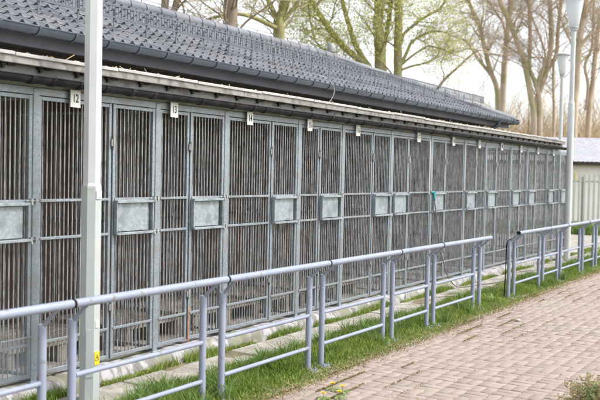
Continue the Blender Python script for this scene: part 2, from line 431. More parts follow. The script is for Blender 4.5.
# snow guard
LSG = 7.10
sg = empty('snow_guard', (-LSG, 6, roofz(LSG)), 'dark steel ladder-like snow guard running along the grey tiled roof', 'snow guard')
YS1 = YC-1.15; zb_, zt_ = EYE+.245*LSG, EYE+.264*LSG
mb = MB()
for z in (zb_, zt_): mb.box(-LSG+.045, -LSG+.06, Y0, YS1, z-.009, z+.009)
part('guard_rail', mb, M['guard'], sg)
mb = MB(); y = Y0
while y < YS1: mb.box(-LSG+.047, -LSG+.057, y, y+.007, zb_, zt_); mb.box(-LSG+.049, -LSG+.055, y+.05, y+.054, zb_, zt_); y += .10
part('guard_bars', mb, M['guard'], sg)
mb = MB(); mb.obox((0,0,.10), (1,0,0), (0,1,0), (0,0,1), .004, .012, .15); mb.obox((-.12,0,.02), Vector((1,0,-SL)).normalized(), (0,1,0), Vector((SL,0,1)).normalized(), .16, .012, .004)
bme = mb.mesh('guard_bracket', M['guard'])
y = Y0+.2
while y < YS1:
    o = link('guard_bracket', bme, sg); o.location = (.035, y-6, 0); y += .55

# ================================================================== CANOPY OVER THE CAGES
cy0, cy1 = 1.0, ylat(565.5, 5.05, 150)
can = empty('cage_roof', (-5.2, 6, 2.4), 'weathered flat roof with pale sheet edge on timber over the dog cages', 'roof')
mb = MB()
y = cy0
while y < cy1:
    w = min(1.05, cy1-y+.01); dzz = random.uniform(-.006, .006)
    mb.obox((-6.08, y+w/2, 2.68+dzz), Vector((1,0,-.055)).normalized(), (0,1,0), Vector((.055,0,1)).normalized(), 1.04, w/2-.003, .013); y += 1.05
part('roofing_sheet', mb, M['sheet'], can, bevel=.003)
mb = MB()
y = cy0
while y < cy1:
    w = min(3.0, cy1-y); mb.box(-5.085, -5.055, y+.002, y+w-.002, 2.553, 2.622); y += 3.0
part('edge_board', mb, M['timber'], can, bevel=.004, label='pale weathered board along the front edge')
mb = MB(); mb.box(-5.25, -5.19, cy0, cy1-.05, 2.413, 2.528); part('wall_plate', mb, M['galv_dull'], can)
mb = MB(); mb.box(-5.16, -5.12, cy0, cy1, 2.46, 2.560)
part('fascia_board', mb, M['timber'], can, bevel=.003)
mb = MB(); mb.box(-7.18, -5.165, 0, .05, 2.53, 2.60); rme = mb.mesh('rafter', M['timber'])
mb2 = MB(); mb2.box(-5.118, -5.085, .0, .04, 2.536, 2.5515); mb2.box(-5.118, -5.09, .06, .13, 2.54, 2.5515); mb2.box(-5.118,-5.095,.015,.04,2.515,2.532); bkm = mb2.mesh('gutter_hook', M['dark_gutter'])
y = cy0+.15; k = 0
while y < cy1-.1:
    if k % 2 == 0:
        o = link('rafter', rme, can); o.location = Vector((0, y, 0))-can.location
    o = link('gutter_hook', bkm, can); o.location = Vector((0, y+random.uniform(-.02, .02), 0))-can.location
    y += .362; k += 1
mb = MB(); half_gutter(mb, -5.065, 2.475, .054, cy0, cy1+.02); mb.tube([(-5.011, cy0, 2.475), (-5.011, cy1+.02, 2.475)], .006, 6)
gc = part('gutter', mb, M['dark_gutter'], can, smooth=40)
mb = MB(); a = [Vector((-5.065+.058*cos(t), 0, 2.475-.058*sin(t))) for t in np.linspace(0, pi*.95, 9)]
for i in range(len(a)-1):
    c0 = (a[i]+a[i+1])/2; d = (a[i+1]-a[i]).normalized(); mb.obox(c0, d, (0,1,0), d.cross(Vector((0,1,0))), (a[i+1]-a[i]).length/2+.001, .02, .003)
bme = mb.mesh('gutter_joint', M['dark_gutter'])
for px in (30, 51, 78, 104, 130, 152, 200, 233, 252, 264, 290, 310, 330, 348, 362, 380, 396, 415, 432, 450, 470, 492, 512, 530, 545):
    o = link('gutter_joint', bme, gc); o.location = Vector((0, ylat(px, 5.06, 110), 0))-can.location
# debris on the roof edge
mb = MB()
for i in range(330):
    y = random.uniform(cy0, cy1); r = random.uniform(.006, .016)
    c0 = Vector((-5.10+random.uniform(-.05, .04), y, 2.633+random.uniform(-.003, .012)))
    if random.random() < .12:
        mb.tube([c0, c0+Vector((random.uniform(-.03,.03), random.uniform(-.09, .09), random.uniform(0, .05)))], .003, 4)
    else:
        mb.obox(c0, Vector((1, random.uniform(-1,1), random.uniform(-.5,.5))).normalized(), Vector((0,1,random.uniform(-1,1))).normalized(), (0,0,1), r, r*.8, .003)
tag(link('leaf_debris', mb.mesh('leaf_debris', M['brush'])), 'dry leaf scraps and twigs lying on the pale cage roof edge', 'debris', kind='stuff')

# ================================================================== CAGES
DOOR, WIDE, NARROW = .568, .820, .461
ZB, ZT = .145, 2.395
BAR_T = 2.345
R_UP, R_LO, R_BT = 1.54, 1.245, .433
_cache = {}
def bars_mesh(y0, y1, z0, z1, key, pitch=.0445, gap=None, r=.0052, axis='y'):
    k = ('bars', round(y0, 3), round(y1, 3), key)
    if k in _cache: return _cache[k]
    mb = MB(); n = max(1, int(round((y1-y0)/pitch))); st = (y1-y0)/n
    for i in range(n):
        y = y0+st*(i+.5)
        if axis == 'y': mb.tube([(0, y, z0), (0, y, z1)], r, 6, False)
        else: mb.tube([(y, 0, z0), (y, 0, z1)], r, 6, False)
    me = mb.mesh(key, M['galv_bar'], smooth=70); _cache[k] = me; return me
def cached(key, fn):
    if key not in _cache: _cache[key] = fn()
    return _cache[key]
def post_mesh():
    mb = MB(); mb.box(-.03, .03, -.03, .03, ZB, 2.40); mb.box(-.055, .05, -.05, .05, ZB-.012, ZB+.004)
    return mb.mesh('post', M['galv'], bevel=.004)
def header_mesh(w):
    mb = MB(); mb.box(-.02, .022, .0, w, 2.352, 2.41); return mb.mesh('header', M['galv'], bevel=.003)
def frame_mesh(w, stile=.028, rails=(R_UP, R_LO, R_BT)):
    mb = MB()
    mb.box(-.015, .018, 0, stile, ZB+.03, 2.348); mb.box(-.015, .018, w-stile, w, ZB+.03, 2.348)
    mb.box(-.013, .016, stile, w-stile, 2.316, 2.346); mb.box(-.013, .016, stile, w-stile, ZB+.032, ZB+.062)
    for z in rails: mb.box(.008, .026, stile-.01, w-stile+.01, z-.011, z+.011)
    return mb.mesh('frame', M['galv'], bevel=.002)
def hatch_mesh(w):
    """galvanised swivel feeder tray: plate, side cheek, top lip, projecting sill"""
    mb = MB()
    mb.box(.022, .062, .0, .012, 1.255, 1.53)               # near cheek
    mb.box(.034, .040, .014, w-.095, 1.262, 1.503)          # plate
    mb.box(.022, .070, .002, w-.04, 1.507, 1.530)           # top lip
    mb.box(.022, .064, w-.06, w-.046, 1.262, 1.506)         # far stile
    mb.box(.022, .078, -.005, w-.035, 1.234, 1.254)         # sill
    return mb.mesh('feeder_hatch', M['galv_plate'], bevel=.002)
def latch_mesh():
    mb = MB()
    mb.tube([(.03, -.07, 0), (.03, .05, 0)], .007, 8); mb.box(.02, .045, -.03, -.01, -.02, .02); mb.box(.02, .045, .015, .032, -.02, .02)
    mb.tube([(.03, -.04, 0), (.07, -.045, -.005), (.075, -.045, -.03)], .006, 8)
    return mb.mesh('latch', M['galv_dull'], smooth=40)
def hinge_mesh():
    mb = MB(); mb.tube([(.032, 0, -.055), (.032, 0, .055)], .010, 8); mb.box(.018, .03, -.022, .022, -.028, .028)
    return mb.mesh('hinge', M['galv_dull'], smooth=40)
def divider_mesh():
    mb = MB()
    for z in (ZB+.03, 1.3, 2.33): mb.box(-1.94, -.05, -.012, .012, z-.012, z+.012)
    n = 38
    for i in range(n):
        x = -.07-1.85*i/(n-1); mb.tube([(x, 0, ZB+.03), (x, 0, 2.33)], .006, 5, False)
    return mb.mesh('divider_grille', M['galv_bar'])
CAGE_LABEL = {}
def text_mesh(txt, size, mat_):
    cu = bpy.data.curves.new('txt', 'FONT'); cu.body = txt; cu.size = size; cu.align_x = 'CENTER'; cu.align_y = 'CENTER'; cu.extrude = .0008
    cu.offset = size*.015
    o = bpy.data.objects.new('txt', cu); COL.objects.link(o)
    dg = bpy.context.evaluated_depsgraph_get(); me = bpy.data.meshes.new_from_object(o.evaluated_get(dg))
    bpy.data.objects.remove(o); me.materials.clear(); me.materials.append(mat_)
    me.name = 'digits'; return me
def make_cage(num, y, panel_w, door_first, label, numbered=True, only_door=False, plate_px=None):
    root = empty('kennel_cage', (CX, y, 0), label, 'dog cage', 'numbered dog cages in one long row')
    tot = DOOR+(0 if only_door else panel_w)
    link('post', cached('post', post_mesh), root, (0, 0, 0))
    link('header', cached(('hd', round(tot, 3)), lambda: header_mesh(tot)), root)
    g0 = .032
    yd = g0 if (door_first or only_door) else panel_w+.008
    yp = g0 if not door_first else DOOR+.008
    pw_ = panel_w-.04; dw = DOOR-.04
    if not only_door:
        p = link('fixed_panel', cached(('fp', round(pw_, 3)), lambda: frame_mesh(pw_)), root, (0, yp, 0))
        link('bars', bars_mesh(.03, pw_-.03, ZB+.035, 2.325, 'panel_bars'), p)
    d = link('door', cached('door', lambda: frame_mesh(dw, .032)), root, (.004, yd, 0))
    link('bars', bars_mesh(.034, dw-.034, ZB+.035, 2.325, 'door_bars', .0455), d)
    hh = link('feeder_hatch', cached('hatch', lambda: hatch_mesh(dw-.02)), d, (0, .012, 0))
    if door_first:   # mirrored hatch
        hh.scale = (1, 1, 1)
    hy = -.006 if not door_first else dw+.01
    ly = dw+.0 if not door_first else .0
    for z in (2.02, .62): link('hinge', cached('hinge', hinge_mesh), d, (0, hy, z))
    for z in (R_UP, R_LO): 
        l = link('latch', cached('latch', latch_mesh), d, (.004, ly, z))
        if door_first: l.rotation_euler = (pi, 0, 0)
    link('divider_grille', cached('div', divider_mesh), root, (0, 0, 0))
    if numbered:
        yy = (yp+pw_/2 if not only_door else .3)
        if plate_px: yy = ylat(plate_px, 5.15, 110)-y
        mb = MB(); mb.box(0, .004, -.052, .052, -.068, .068); pl = link('number_plate', cached('plate', lambda: mb.mesh('number_plate', M['white'])), root, (.052, yy, 2.352))
        t = link('digits', text_mesh(str(num), .092, M['black_ink']), pl, (.0052, 0, 0)); t.rotation_euler = (pi/2, 0, pi/2)
        t.scale = (.72, 1, 1)
    return root
ypos = ylat(33, 5.2, 220)
cages = []
y = ypos-NARROW-DOOR; YSTART = y
names = {10: 'dog cage of the row nearest the camera at the left edge of the photo',}
seq = [(11, NARROW, 0), (12, WIDE, 0), (13, NARROW, 0), (14, WIDE, 0), (15, NARROW, 0), (16, WIDE, 0), (17, WIDE, 1), (18, WIDE, 1),
       (19, NARROW, 1), (20, WIDE, 1), (21, NARROW, 1), (22, WIDE, 1), (23, NARROW, 1)]
pxs = {12: 75, 13: 174, 14: 250, 15: 310, 16: 358.5, 17: 419.5, 18: 454.5, 19: 480.5, 20: 503, 21: 522.5, 22: 539.5, 23: 555}
YS = {}
for num, w, df in seq:
    YS[num] = y
    if num == 11: lab = 'galvanised dog cage at the left end of the row with fine mesh on its door'
    elif num == 12: lab = 'galvanised dog cage with white number plate 12 beside the near lamp post'
    elif num == 15: lab = 'galvanised narrow dog cage with white number plate 15 between cages 14 and 16'
    elif num == 17: lab = 'galvanised dog cage with number plate 17 next to the white pipe'
    elif num == 18: lab = 'galvanised dog cage with number plate 18 and a teal hose fitting before its door'
    elif num == 23: lab = 'galvanised dog cage with number plate 23, last plate before the far lamp post'
    else: lab = f'galvanised {"wide" if w == WIDE else "narrow"} dog cage with small white number plate {num}'
    r_ = make_cage(num, y, w, df, lab, num != 11, plate_px=pxs.get(num))
    cages.append(r_); y += w+DOOR
    if num == 11: cage11 = r_
YS[24] = y
endc = make_cage(24, y, NARROW, 1, 'unnumbered end section of the cage row behind the far lamp post', numbered=False, only_door=True)
y += DOOR
link('post', cached('post', post_mesh), endc, (0, DOOR, 0)).name = 'end_post'
YEND = y
print('cage end', YEND, 'at px?', YS)
# fine mesh screen on cage 11 door + left divider side
mb = MB()
dw = DOOR-.04
for i in range(int(dw/.012)+1): mb.box(.030, .0312, i*.012, i*.012+.0016, ZB+.03, .50)
for i in range(int((.50-ZB-.03)/.012)+1): z = ZB+.03+i*.012; mb.box(.0313, .0325, 0, dw, z, z+.0016)
mb.box(.03, .034, 0, dw, .495, .503)
for ch in cage11.children:
    if ch.name.startswith('door'): link('mesh_screen', mb.mesh('mesh_screen', M['galv']), ch, (0, 0, 0))
# rusty patch stile on cage 13 door hinge side
mb = MB(); mb.box(.0185, .0225, -.004, .012, .16, .50)
for ch in cages[2].children:
    if ch.name.startswith('door'): link('rust_streak', mb.mesh('rust_streak', M['rust']), ch)
# plywood box / pallets inside the near cages
def pallet(y, w, label, z=.10):
    mb = MB(); n = 7
    for i in range(n):
        x = -1.25+i*.155; mb.box(x, x+.12, 0, w, .155, .175)
    for yy in (0, w/2-.04, w-.08): mb.box(-1.25, -.21, yy, yy+.08, .0, .154)
    o = link('pallet', mb.mesh('pallet', M['pallet'], bevel=.003), None, (CX-.25, y, z)); tag(o, label, 'pallet', 'wooden pallets lying inside the cages')
for num in (11, 12, 13, 14, 15, 16):
    pallet(YS[num]+.14, (1.2 if dict((a, b) for a, b, c in seq)[num] == WIDE else .82), f'slatted wooden pallet on the floor inside ' + ('the leftmost cage' if num == 11 else f'cage number {num}'))

# white pipe, teal fitting and hose
p0 = onlat(429, 140, 5.14); p1 = onlat(427.5, 194, 5.14)
mb = MB(); mb.tube([(-5.13, p0.y-.03, p0.z+.01), (-5.125, p0.y, p0.z), (-5.12, p0.y, p0.z-.05), (-5.12, p0.y, p1.z)], .012, 10)
tag(link('water_pipe', mb.mesh('water_pipe', M['pole_white'], smooth=50)), 'white plastic water pipe running down the post beside cage 17', 'pipe')
hosep = [onlat(434, 193, 5.08), onlat(434.5, 200, 5.05), onlat(437, 220, 5.04), onlat(440, 245, 5.02), onlat(443.5, 262, 5.0), onlat(448, 276, 4.98)]
hb = [Vector((-4.92, hosep[-1].y+.25, .06)), Vector((-4.80, hosep[-1].y+.8, .045)), Vector((-4.62, hosep[-1].y+1.5, .05)), Vector((-4.75, hosep[-1].y+2.3, .045)), Vector((-4.9, hosep[-1].y+2.9, .045)), Vector((-4.7, hosep[-1].y+3.6, .045)), Vector((-4.6, hosep[-1].y+2.3, .06)), Vector((-4.45, hosep[-1].y+.6, .05)), Vector((-4.5, hosep[-1].y-.4, .06)), Vector((-4.75, hosep[-1].y-1.0, .05))]
def smooth_path(P, n=8):
    out = []
    for i in range(len(P)-1):
        a = P[max(i-1, 0)]; b_ = P[i]; c_ = P[i+1]; d_ = P[min(i+2, len(P)-1)]
        for k in range(n):
            t = k/n; out.append(.5*((2*b_)+(c_-a)*t+(2*a-5*b_+4*c_-d_)*t*t+(3*b_-a-3*c_+d_)*t**3))
    out.append(P[-1]); return out
hr = empty('garden_hose', hosep[0], 'grey garden hose with teal fitting hanging from a cage and trailing over the slabs', 'hose')
mb = MB(); mb.tube(smooth_path(hosep[1:]+hb), .0105, 8); part('hose_tube', mb, M['hose'], hr, smooth=60)
mb = MB(); t0 = hosep[0]; mb.tube([t0+Vector((-.03,-.06,.01)), t0+Vector((0,-.02,.01)), t0+Vector((0,0,-.0)), hosep[1]+Vector((0,.01,.0))], [.012,.018,.022,.018], 10); part('hose_fitting', mb, M['teal'], hr, smooth=50)
mb = MB(); w0 = onlat(322, 82, 6.6); 
wp = [Vector((-6.62, w0.y-.1, w0.z+.1)), Vector((-6.55, w0.y+.1, w0.z+.05)), Vector((-6.5, w0.y+.2, w0.z-.08)), Vector((-6.45, w0.y+.05, w0.z-.25)), Vector((-6.4, w0.y-.3, w0.z-.42))]
mb.tube(smooth_path(wp), .004, 6)
tag(link('loose_cable', mb.mesh('loose_cable', M['galv_dull'])), 'thin pale cable looping down from the building gutter to the cage roof', 'cable')

# ================================================================== RAILINGS
LP = 3.96
def rail_section(ya, yb, lab, extra_a=False, extra_b=False, seed=0):
    rnd = random.Random(seed)
    root = empty('railing_section', (-LP, ya, 0), lab, 'railing', 'lilac grey tube railing sections along the path')
    Ln = yb-ya; HZ = .985; AX = .135
    ptop = .862
    def post(y, nm='post'):
        mb = MB(); mb.tube([(0, y, -.05), (0, y, ptop-.012), (0, y, ptop)], [.027, .027, .024], 14)
        link(nm, mb.mesh('post', M['rail'], smooth=40), root)
        mb = MB(); mb.box(-.055, .075, y-.055, y+.055, .012, .022)
        for sx_ in (-.04, .055):
            for sy in (-.04, .04): mb.tube([(sx_, y+sy, .02), (sx_, y+sy, .042)], .009, 6)
        link('base_plate', mb.mesh('base_plate', M['rail'], smooth=30), root)
        mb = MB(); mb.lathe([(.11, -.06), (.105, .0), (.09, .011)], (.01, y, 0), 9, rnd.random()*3); link('footing', mb.mesh('footing', M['concrete']), root)
        mb = MB(); mb.tube([(.0, y, ptop-.03), (.028, y, ptop+.012), (AX, y, HZ-.012)], .0135, 10)
        link('arm', mb.mesh('arm', M['rail'], smooth=40), root)
    post(0); post(Ln)
    ea = -.235 if extra_a else 0; eb = .235 if extra_b else 0
    if extra_a: post(ea)
    if extra_b: post(Ln+eb)
    a = (ea-.0 if extra_a else -.115); b_ = Ln+(eb+.03 if extra_b else .115)
    mb = MB(); mb.tube([(AX, a+.004, HZ), (AX, b_-.004, HZ)], .027, 18); link('handrail', mb.mesh('handrail', M['rail'], smooth=50), root)
    if not extra_b:
        mb = MB(); mb.tube([(AX, b_-.010, HZ), (AX, b_+.010, HZ)], .0288, 18); link('coupling_ring', mb.mesh('coupling_ring', M['black'], smooth=50), root)
    if extra_a:
        mb = MB(); mb.tube([(AX, a-.012, HZ), (AX, a+.006, HZ)], .030, 16); link('end_cap', mb.mesh('end_cap', M['black'], smooth=50), root)
    for z in (.507, .212):
        mb = MB(); mb.tube([(0, .02, z), (0, Ln-.02, z)], .0175, 12); mb.tube([(0, .022, z), (0, .034, z)], [.0235, .019], 12); mb.tube([(0, Ln-.034, z), (0, Ln-.022, z)], [.019, .0235], 12); link('mid_rail', mb.mesh('mid_rail', M['rail'], smooth=50), root)
    return root
U = lambda px: ylat(px, LP, 310)
s1 = 1.275
secs = [(ylat(42, LP, 360)-s1, ylat(42, LP, 360)), (ylat(72, LP, 350), ylat(203, LP, 330)), (ylat(222, LP, 330), ylat(309, LP, 310)),
        (ylat(322, LP, 310), ylat(383, LP, 300)), (ylat(392, LP, 300), ylat(427, LP, 290)), (ylat(433.5, LP, 290), ylat(473, LP, 280))]
labs = ['railing section cut by the left edge of the photo', 'long railing section just right of the near lamp post', 'railing section standing in tall grass at the middle of the photo',
        'railing section starting above the yellow dandelions', 'short railing section crossed by the grey hose behind it', 'last railing section before the gap, with a double end post']
for i, (a, b_) in enumerate(secs): rail_section(a, b_, labs[i], extra_b=(i == 5), seed=i)
secs2 = [(513.8, 538.8), (542.5, 557), (560, 578.8), (581.8, 592.5)]
labs2 = ['first railing section after the gap, with black end cap', 'short railing section just left of the far lamp post', 'railing section just right of the far lamp post', 'short railing section in front of the pale palisade fence']
for i, (a, b_) in enumerate(secs2): rail_section(ylat(a, LP, 270), ylat(b_, LP, 260), labs2[i], extra_a=(i == 0), seed=20+i)
ya = ylat(595.8, LP, 255)
rail_section(ya, ya+1.275, 'farthest railing section cut by the right edge of the photo')
yb = ylat(504, LP+.08, 240)
mb = MB(); mb.tube(smooth_path([Vector((-LP+.02, yb+.12, .89)), Vector((-LP-.0, yb+.05, .885)), Vector((-LP-.04, yb+.02, .82)), Vector((-LP-.05, yb+.03, .55)), Vector((-LP-.045, yb+.0, .3)), Vector((-LP-.05, yb-.02, .04))]), .008, 8)
tag(link('rubber_hose', mb.mesh('rubber_hose', M['black'], smooth=60)), 'black rubber hose hanging from the railing post beside the gap', 'hose')

# ================================================================== LAMP POSTS
def lamp_post(loc, label, H, r0, r1, step, lant=1.0, rz=0, door=False, hex_n=8):
    root = empty('lamp_post', loc, label, 'lamp post', None, rz)
    mb = MB(); mb.lathe([(r0*1.02, -.1), (r0, .3), (r0*.98, step), (r0*.90, step+.03), (r1*1.05, step+.06), (r1, H)], (0,0,0), hex_n, pi/8)
    link('pole', mb.mesh('pole', M['pole_white']), root)
    mb = MB(); mb.lathe([(r0*1.05, -.1), (r0*1.03, step-.01), (r0*1.0, step+.005)], (0,0,0), hex_n, pi/8)
    link('lower_shaft', mb.mesh('lower_shaft', M['pole'] if door else M['pole_white']), root)
    s = lant
    mb = MB(); mb.lathe([(.055*s, 0), (.075*s, .02), (.075*s, .06), (.10*s, .07), (.10*s, .10)], (0,0,H-.02), 16); link('collar', mb.mesh('collar', M['lamp_metal'], smooth=40), root)
    mb = MB(); mb.lathe([(.10*s, 0), (.115*s, .04), (.205*s, .62*s), (.20*s, .63*s)], (0,0,H+.08), 20); link('lantern', mb.mesh('lantern', M['glass'], smooth=60), root)
    mb = MB(); mb.lathe([(.24*s, 0), (.26*s, .02), (.255*s, .05), (.10*s, .11), (.03*s, .125)], (0,0,H+.08+.63*s), 20); link('lamp_cap', mb.mesh('lamp_cap', M['lamp_metal'], smooth=50), root)
    return root
# near post
LN = 4.75
base = onlat(89, 395, LN); nb_ = Vector((base.x, base.y, 0))
near = lamp_post(nb_, 'octagonal pale lamp post in the left foreground with yellow warning sticker', 5.0, .076, .066, 1.66, rz=0, door=True)
yawp = atan2(-nb_.y, -nb_.x)          # towards the camera
def on_pole(name, mat_, w, h, z, dr, ang, parent, th=.003):
    mb = MB(); d = Vector((cos(ang), sin(ang), 0)); t_ = Vector((-sin(ang), cos(ang), 0))
    mb.obox(d*dr+Vector((0, 0, z)), d, t_, (0, 0, 1), th, w/2, h/2); return link(name, mb.mesh(name, mat_), parent)
fa = [k*pi/4 for k in range(8)]
face = lambda a: min(fa, key=lambda f: abs((f-a+pi) % (2*pi)-pi))
fr = face(yawp+.75)
ap = .080*cos(pi/8)
on_pole('warning_sticker', M['yellow'], .05, .10, .36, ap+.003, fr, near)
mb = MB(); 
d = Vector((cos(fr), sin(fr), 0)); t_ = Vector((-sin(fr), cos(fr), 0)); c0 = d*(ap+.0072)+Vector((0,0,.365))
tri = [(-.016,-.016),(.016,-.016),(0,.02)]
bolt = [(.004,.012),(-.006,-.002),(0,-.002),(-.003,-.013),(.007,.002),(.001,.002)]
mb.add([c0+t_*a_+Vector((0,0,b2)) for a_, b2 in bolt], [(0,1,2,3,4,5)])
link('lightning_mark', mb.mesh('lightning_mark', M['black_ink']), near)
mb = MB()
for i in range(3):
    p, q = tri[i], tri[(i+1) % 3]; mb.tube([c0+t_*p[0]*1.15+Vector((0,0,p[1]*1.15)), c0+t_*q[0]*1.15+Vector((0,0,q[1]*1.15))], .0016, 4)
link('triangle_outline', mb.mesh('triangle_outline', M['black_ink']), near)
on_pole('white_sticker', M['white'], .035, .05, .62, ap+.003, fr, near); on_pole('white_tag', M['white'], .05, .06, 1.60, ap+.004, fr, near)
# service door: a thin raised outline
f0 = face(yawp+.05)
d = Vector((cos(f0), sin(f0), 0)); t_ = Vector((-sin(f0), cos(f0), 0))
mb = MB(); pts = [(-.022,.22),(-.022,.54),(-.012,.56),(.02,.56)]
on_pole('service_door', M['pole'], .052, .36, .40, ap+.0015, f0, near, .003)
# far post in front of the cage end
Zf = 18.9; gp = ground_at(567, Zf)
# find its foot precisely
def foot(px, py):
    d = ray(px, py); t = -EYE/d.z; return Vector((d.x*t, d.y*t, 0))
gp = foot(566.5, 262)
dist = (MC.transposed() @ Vector((gp.x, gp.y, -EYE))).z*-1
print('far lamp depth', dist)
hz = atz(573, 27, dist).z
lamp_post(gp, 'tall white lamp post standing at the far end of the cages', hz-.1, .066, .048, atz(570, 104, dist).z, lant=.98*dist/18.9, rz=.3, hex_n=12)
g2 = ground_at(558.5, 28.0); hz2 = atz(561, 74, 28).z
lamp_post(g2, 'smaller lamp post farther away with grey capped frosted lantern', hz2-.1, .075, .06, 1.5, lant=.95, rz=.3, hex_n=12)

# ================================================================== GARAGE AND PALISADE FENCE
ang = YAW+radians(2)                     # facing roughly the camera
GC = ground_at(569.5, 34.0)
gar = empty('garage', GC, 'low white garage with grey corrugated roof behind the palisade fence', 'garage', rz=ang)
mb = MB(); mb.box(-6, 9, .0, 5.5, -.1, 2.42); link('wall', mb.mesh('wall', M['plaster']), gar)
mb = MB(); V = []; nxx = 15*14
for k, (yy, zz) in enumerate([(-.25, 2.47), (2.6, 3.55), (5.8, 2.47)]):
    for i in range(nxx+1):
        x = -6.2+15.4*i/nxx; V.append((x, yy, zz+.014*sin(x*2*pi/.18)))
Fq = []
for k in range(2):
    for i in range(nxx): a0 = k*(nxx+1)+i; Fq.append((a0, a0+1, a0+nxx+2, a0+nxx+1))
mb.add(V, Fq); link('roof', mb.mesh('roof', M['garage_roof'], smooth=60), gar)
mb = MB(); mb.box(-6.2, 9.2, -.24, -.20, 2.33, 2.44); link('eave_board', mb.mesh('eave_board', M['soffit']), gar)
mb = MB(); mb.box(1.1, 1.55, -.012, .0, .9, 1.9); 
FC = ground_at(569, 27.5)
fen = empty('palisade_fence', FC, 'pale green metal palisade fence in front of the white garage', 'fence', rz=ang)
mb = MB()
mb.box(-5, 8, .03, .06, 1.68, 1.73); mb.box(-5, 8, .03, .06, .35, .40); link('rails', mb.mesh('rails', M['fence_paint']), fen)
for i in range(-30, 49):
    x = i*.163; 
    if i % 15 == 3:
        mb = MB(); mb.box(x-.05, x+.05, .062, .14, 0, 1.86); link('post', mb.mesh('post', M['fence_paint'], bevel=.005), fen)
mb = MB()
for i in range(-30, 49):
    x = i*.163; h = 1.98
    mb.box(x-.028, x+.028, 0, .028, .12, h-.04); mb.add([(x-.028,0,h-.04),(x+.028,0,h-.04),(x+.028,.028,h-.04),(x-.028,.028,h-.04),(x,.014,h+.03)], [(0,1,4),(1,2,4),(2,3,4),(3,0,4)])
link('pales', mb.mesh('pales', M['fence_paint']), fen)
# strap on fence
mb = MB(); mb.box(.17, .205, -.01, -.003, 1.75, 2.0); yo = link('yellow_tape', mb.mesh('yellow_tape', M['yellow']), None, FC); yo.rotation_euler = (0,0,ang)
tag(yo, 'small yellow tape hanging on the palisade fence beside the far lamp post', 'tape')

# ================================================================== GRASS
def blades(n, fx, h, w, rng, lean=.5):
    """fx(n) -> x, y, base z; one bent blade = 2 quads"""
    x, y, z = fx(n); a = rng.uniform(0, 2*pi, n); hh = h(x, y, n); ww = w*(.6+.8*rng.random(n))
    la = rng.uniform(0, 2*pi, n); ln = hh*lean*(.3+rng.random(n))
    dx, dy = np.cos(a)*ww/2, np.sin(a)*ww/2; lx, ly = np.cos(la)*ln, np.sin(la)*ln
    P = np.stack([np.stack([x-dx, y-dy, z], 1), np.stack([x+dx, y+dy, z], 1),
                  np.stack([x+dx*.8+lx*.35, y+dy*.8+ly*.35, z+hh*.6], 1), np.stack([x-dx*.8+lx*.35, y-dy*.8+ly*.35, z+hh*.6], 1),
                  np.stack([x+lx+dx*.1, y+ly+dy*.1, z+hh*.97], 1), np.stack([x+lx-dx*.1, y+ly-dy*.1, z+hh*.97], 1)], 1).reshape(-1, 3)
    o = np.arange(n)*6
    return P, np.concatenate([np.stack([o, o+1, o+2, o+3], 1), np.stack([o+3, o+2, o+4, o+5], 1)])
def sample_y(n, a, b_, k=1.2):
    u = NP.random(n); return a+(b_-a)*u**k
def height(x, y, n):
    cl = .5+.5*np.sin(x*7.3+y*3.1)*np.cos(y*5.3-x*2.2)
    base = .042+.07*cl
    edge = np.clip((-3.80-x)/.18, .25, 1)
    edge *= np.clip((x+4.62)/.14, .35, 1)
    return base*edge*(.5+.9*NP.random(n))
def fx_main(n):
    y = sample_y(n, 3.0, 24.5, 1.5); x = NP.uniform(-4.60, -3.78, n)
    spill = NP.random(n) < .10
    x = np.where(spill, -3.80+np.abs(NP.normal(0, .055, n))*np.clip(1.6-y/12, .5, 1.4), x)
    return x, y, np.full(n, .004)
P1, Q1 = blades(150000, fx_main, height, .0065, NP, .6)
def fx_tall(n):
    k = NP.integers(0, 120, n); cy = sample_y(120, 3.2, 22, 1.3)[k]; cx2 = NP.uniform(-4.5, -3.9, 120)[k]
    return cx2+NP.normal(0, .03, n), cy+NP.normal(0, .035, n), np.full(n, .004)
P2b, Q2b = blades(9000, fx_tall, lambda x, y, n: .10+.11*NP.random(n), .008, NP, .75)
tag(link('grass_tussocks', npmesh('grass_tussocks', P2b, Q2b, M['herb'])), 'taller paler grass tussocks scattered through the verge', 'grass', kind='stuff')
def fx_strip(n):
    y = sample_y(n, 3.0, 22.0, 1.4); d = np.sin(y*2.1)+np.sin(y*5.7+1)+.6*np.sin(y*.9)
    y = np.where(d < -.25, y+.35, y)
    return NP.normal(-5.0, .022, n), y, np.full(n, .02)
P2, Q2 = blades(14000, fx_strip, lambda x, y, n: (.035+.05*(.5+.5*np.sin(y*3.3)))*(.4+NP.random(n)), .006, NP, .7)
V = np.concatenate([P1, P2]); Q = np.concatenate([Q1, Q2+len(P1)])
tag(link('grass', npmesh('grass', V, Q, M['grass'])), 'rough green grass in the verge under the railings', 'grass', kind='stuff')
def fx_far(n):
    y = NP.uniform(YEND+.4, 46, n); x = NP.uniform(-14.5, -3.9, n)
    keep = ~((x < -4.9) & (x > -9.5) & (y < yK1+7.5)); idx = np.where(keep)[0]; idx = NP.choice(idx, n)
    return x[idx], y[idx], np.full(n, -.03)
P3, Q3 = blades(70000, fx_far, lambda x, y, n: .09+.10*NP.random(n), .022, NP, .6)
def fx_right(n):
    return NP.uniform(-1.4, 3.0, n), sample_y(n, 1.5, 30, 1.5), np.full(n, -.03)
P4, Q4 = blades(30000, fx_right, lambda x, y, n: .06+.08*NP.random(n), .009, NP, .6)
V = np.concatenate([P3, P4]); Q = np.concatenate([Q3, Q4+len(P3)])
tag(link('lawn', npmesh('lawn', V, Q, M['grass'])), 'green lawn grass beyond the end of the cages', 'lawn', kind='stuff')
def fx_dry(n):
    y = sample_y(n, 3.5, 24, 1.3); return -3.80+NP.normal(.03, .07, n), y, np.full(n, .004)
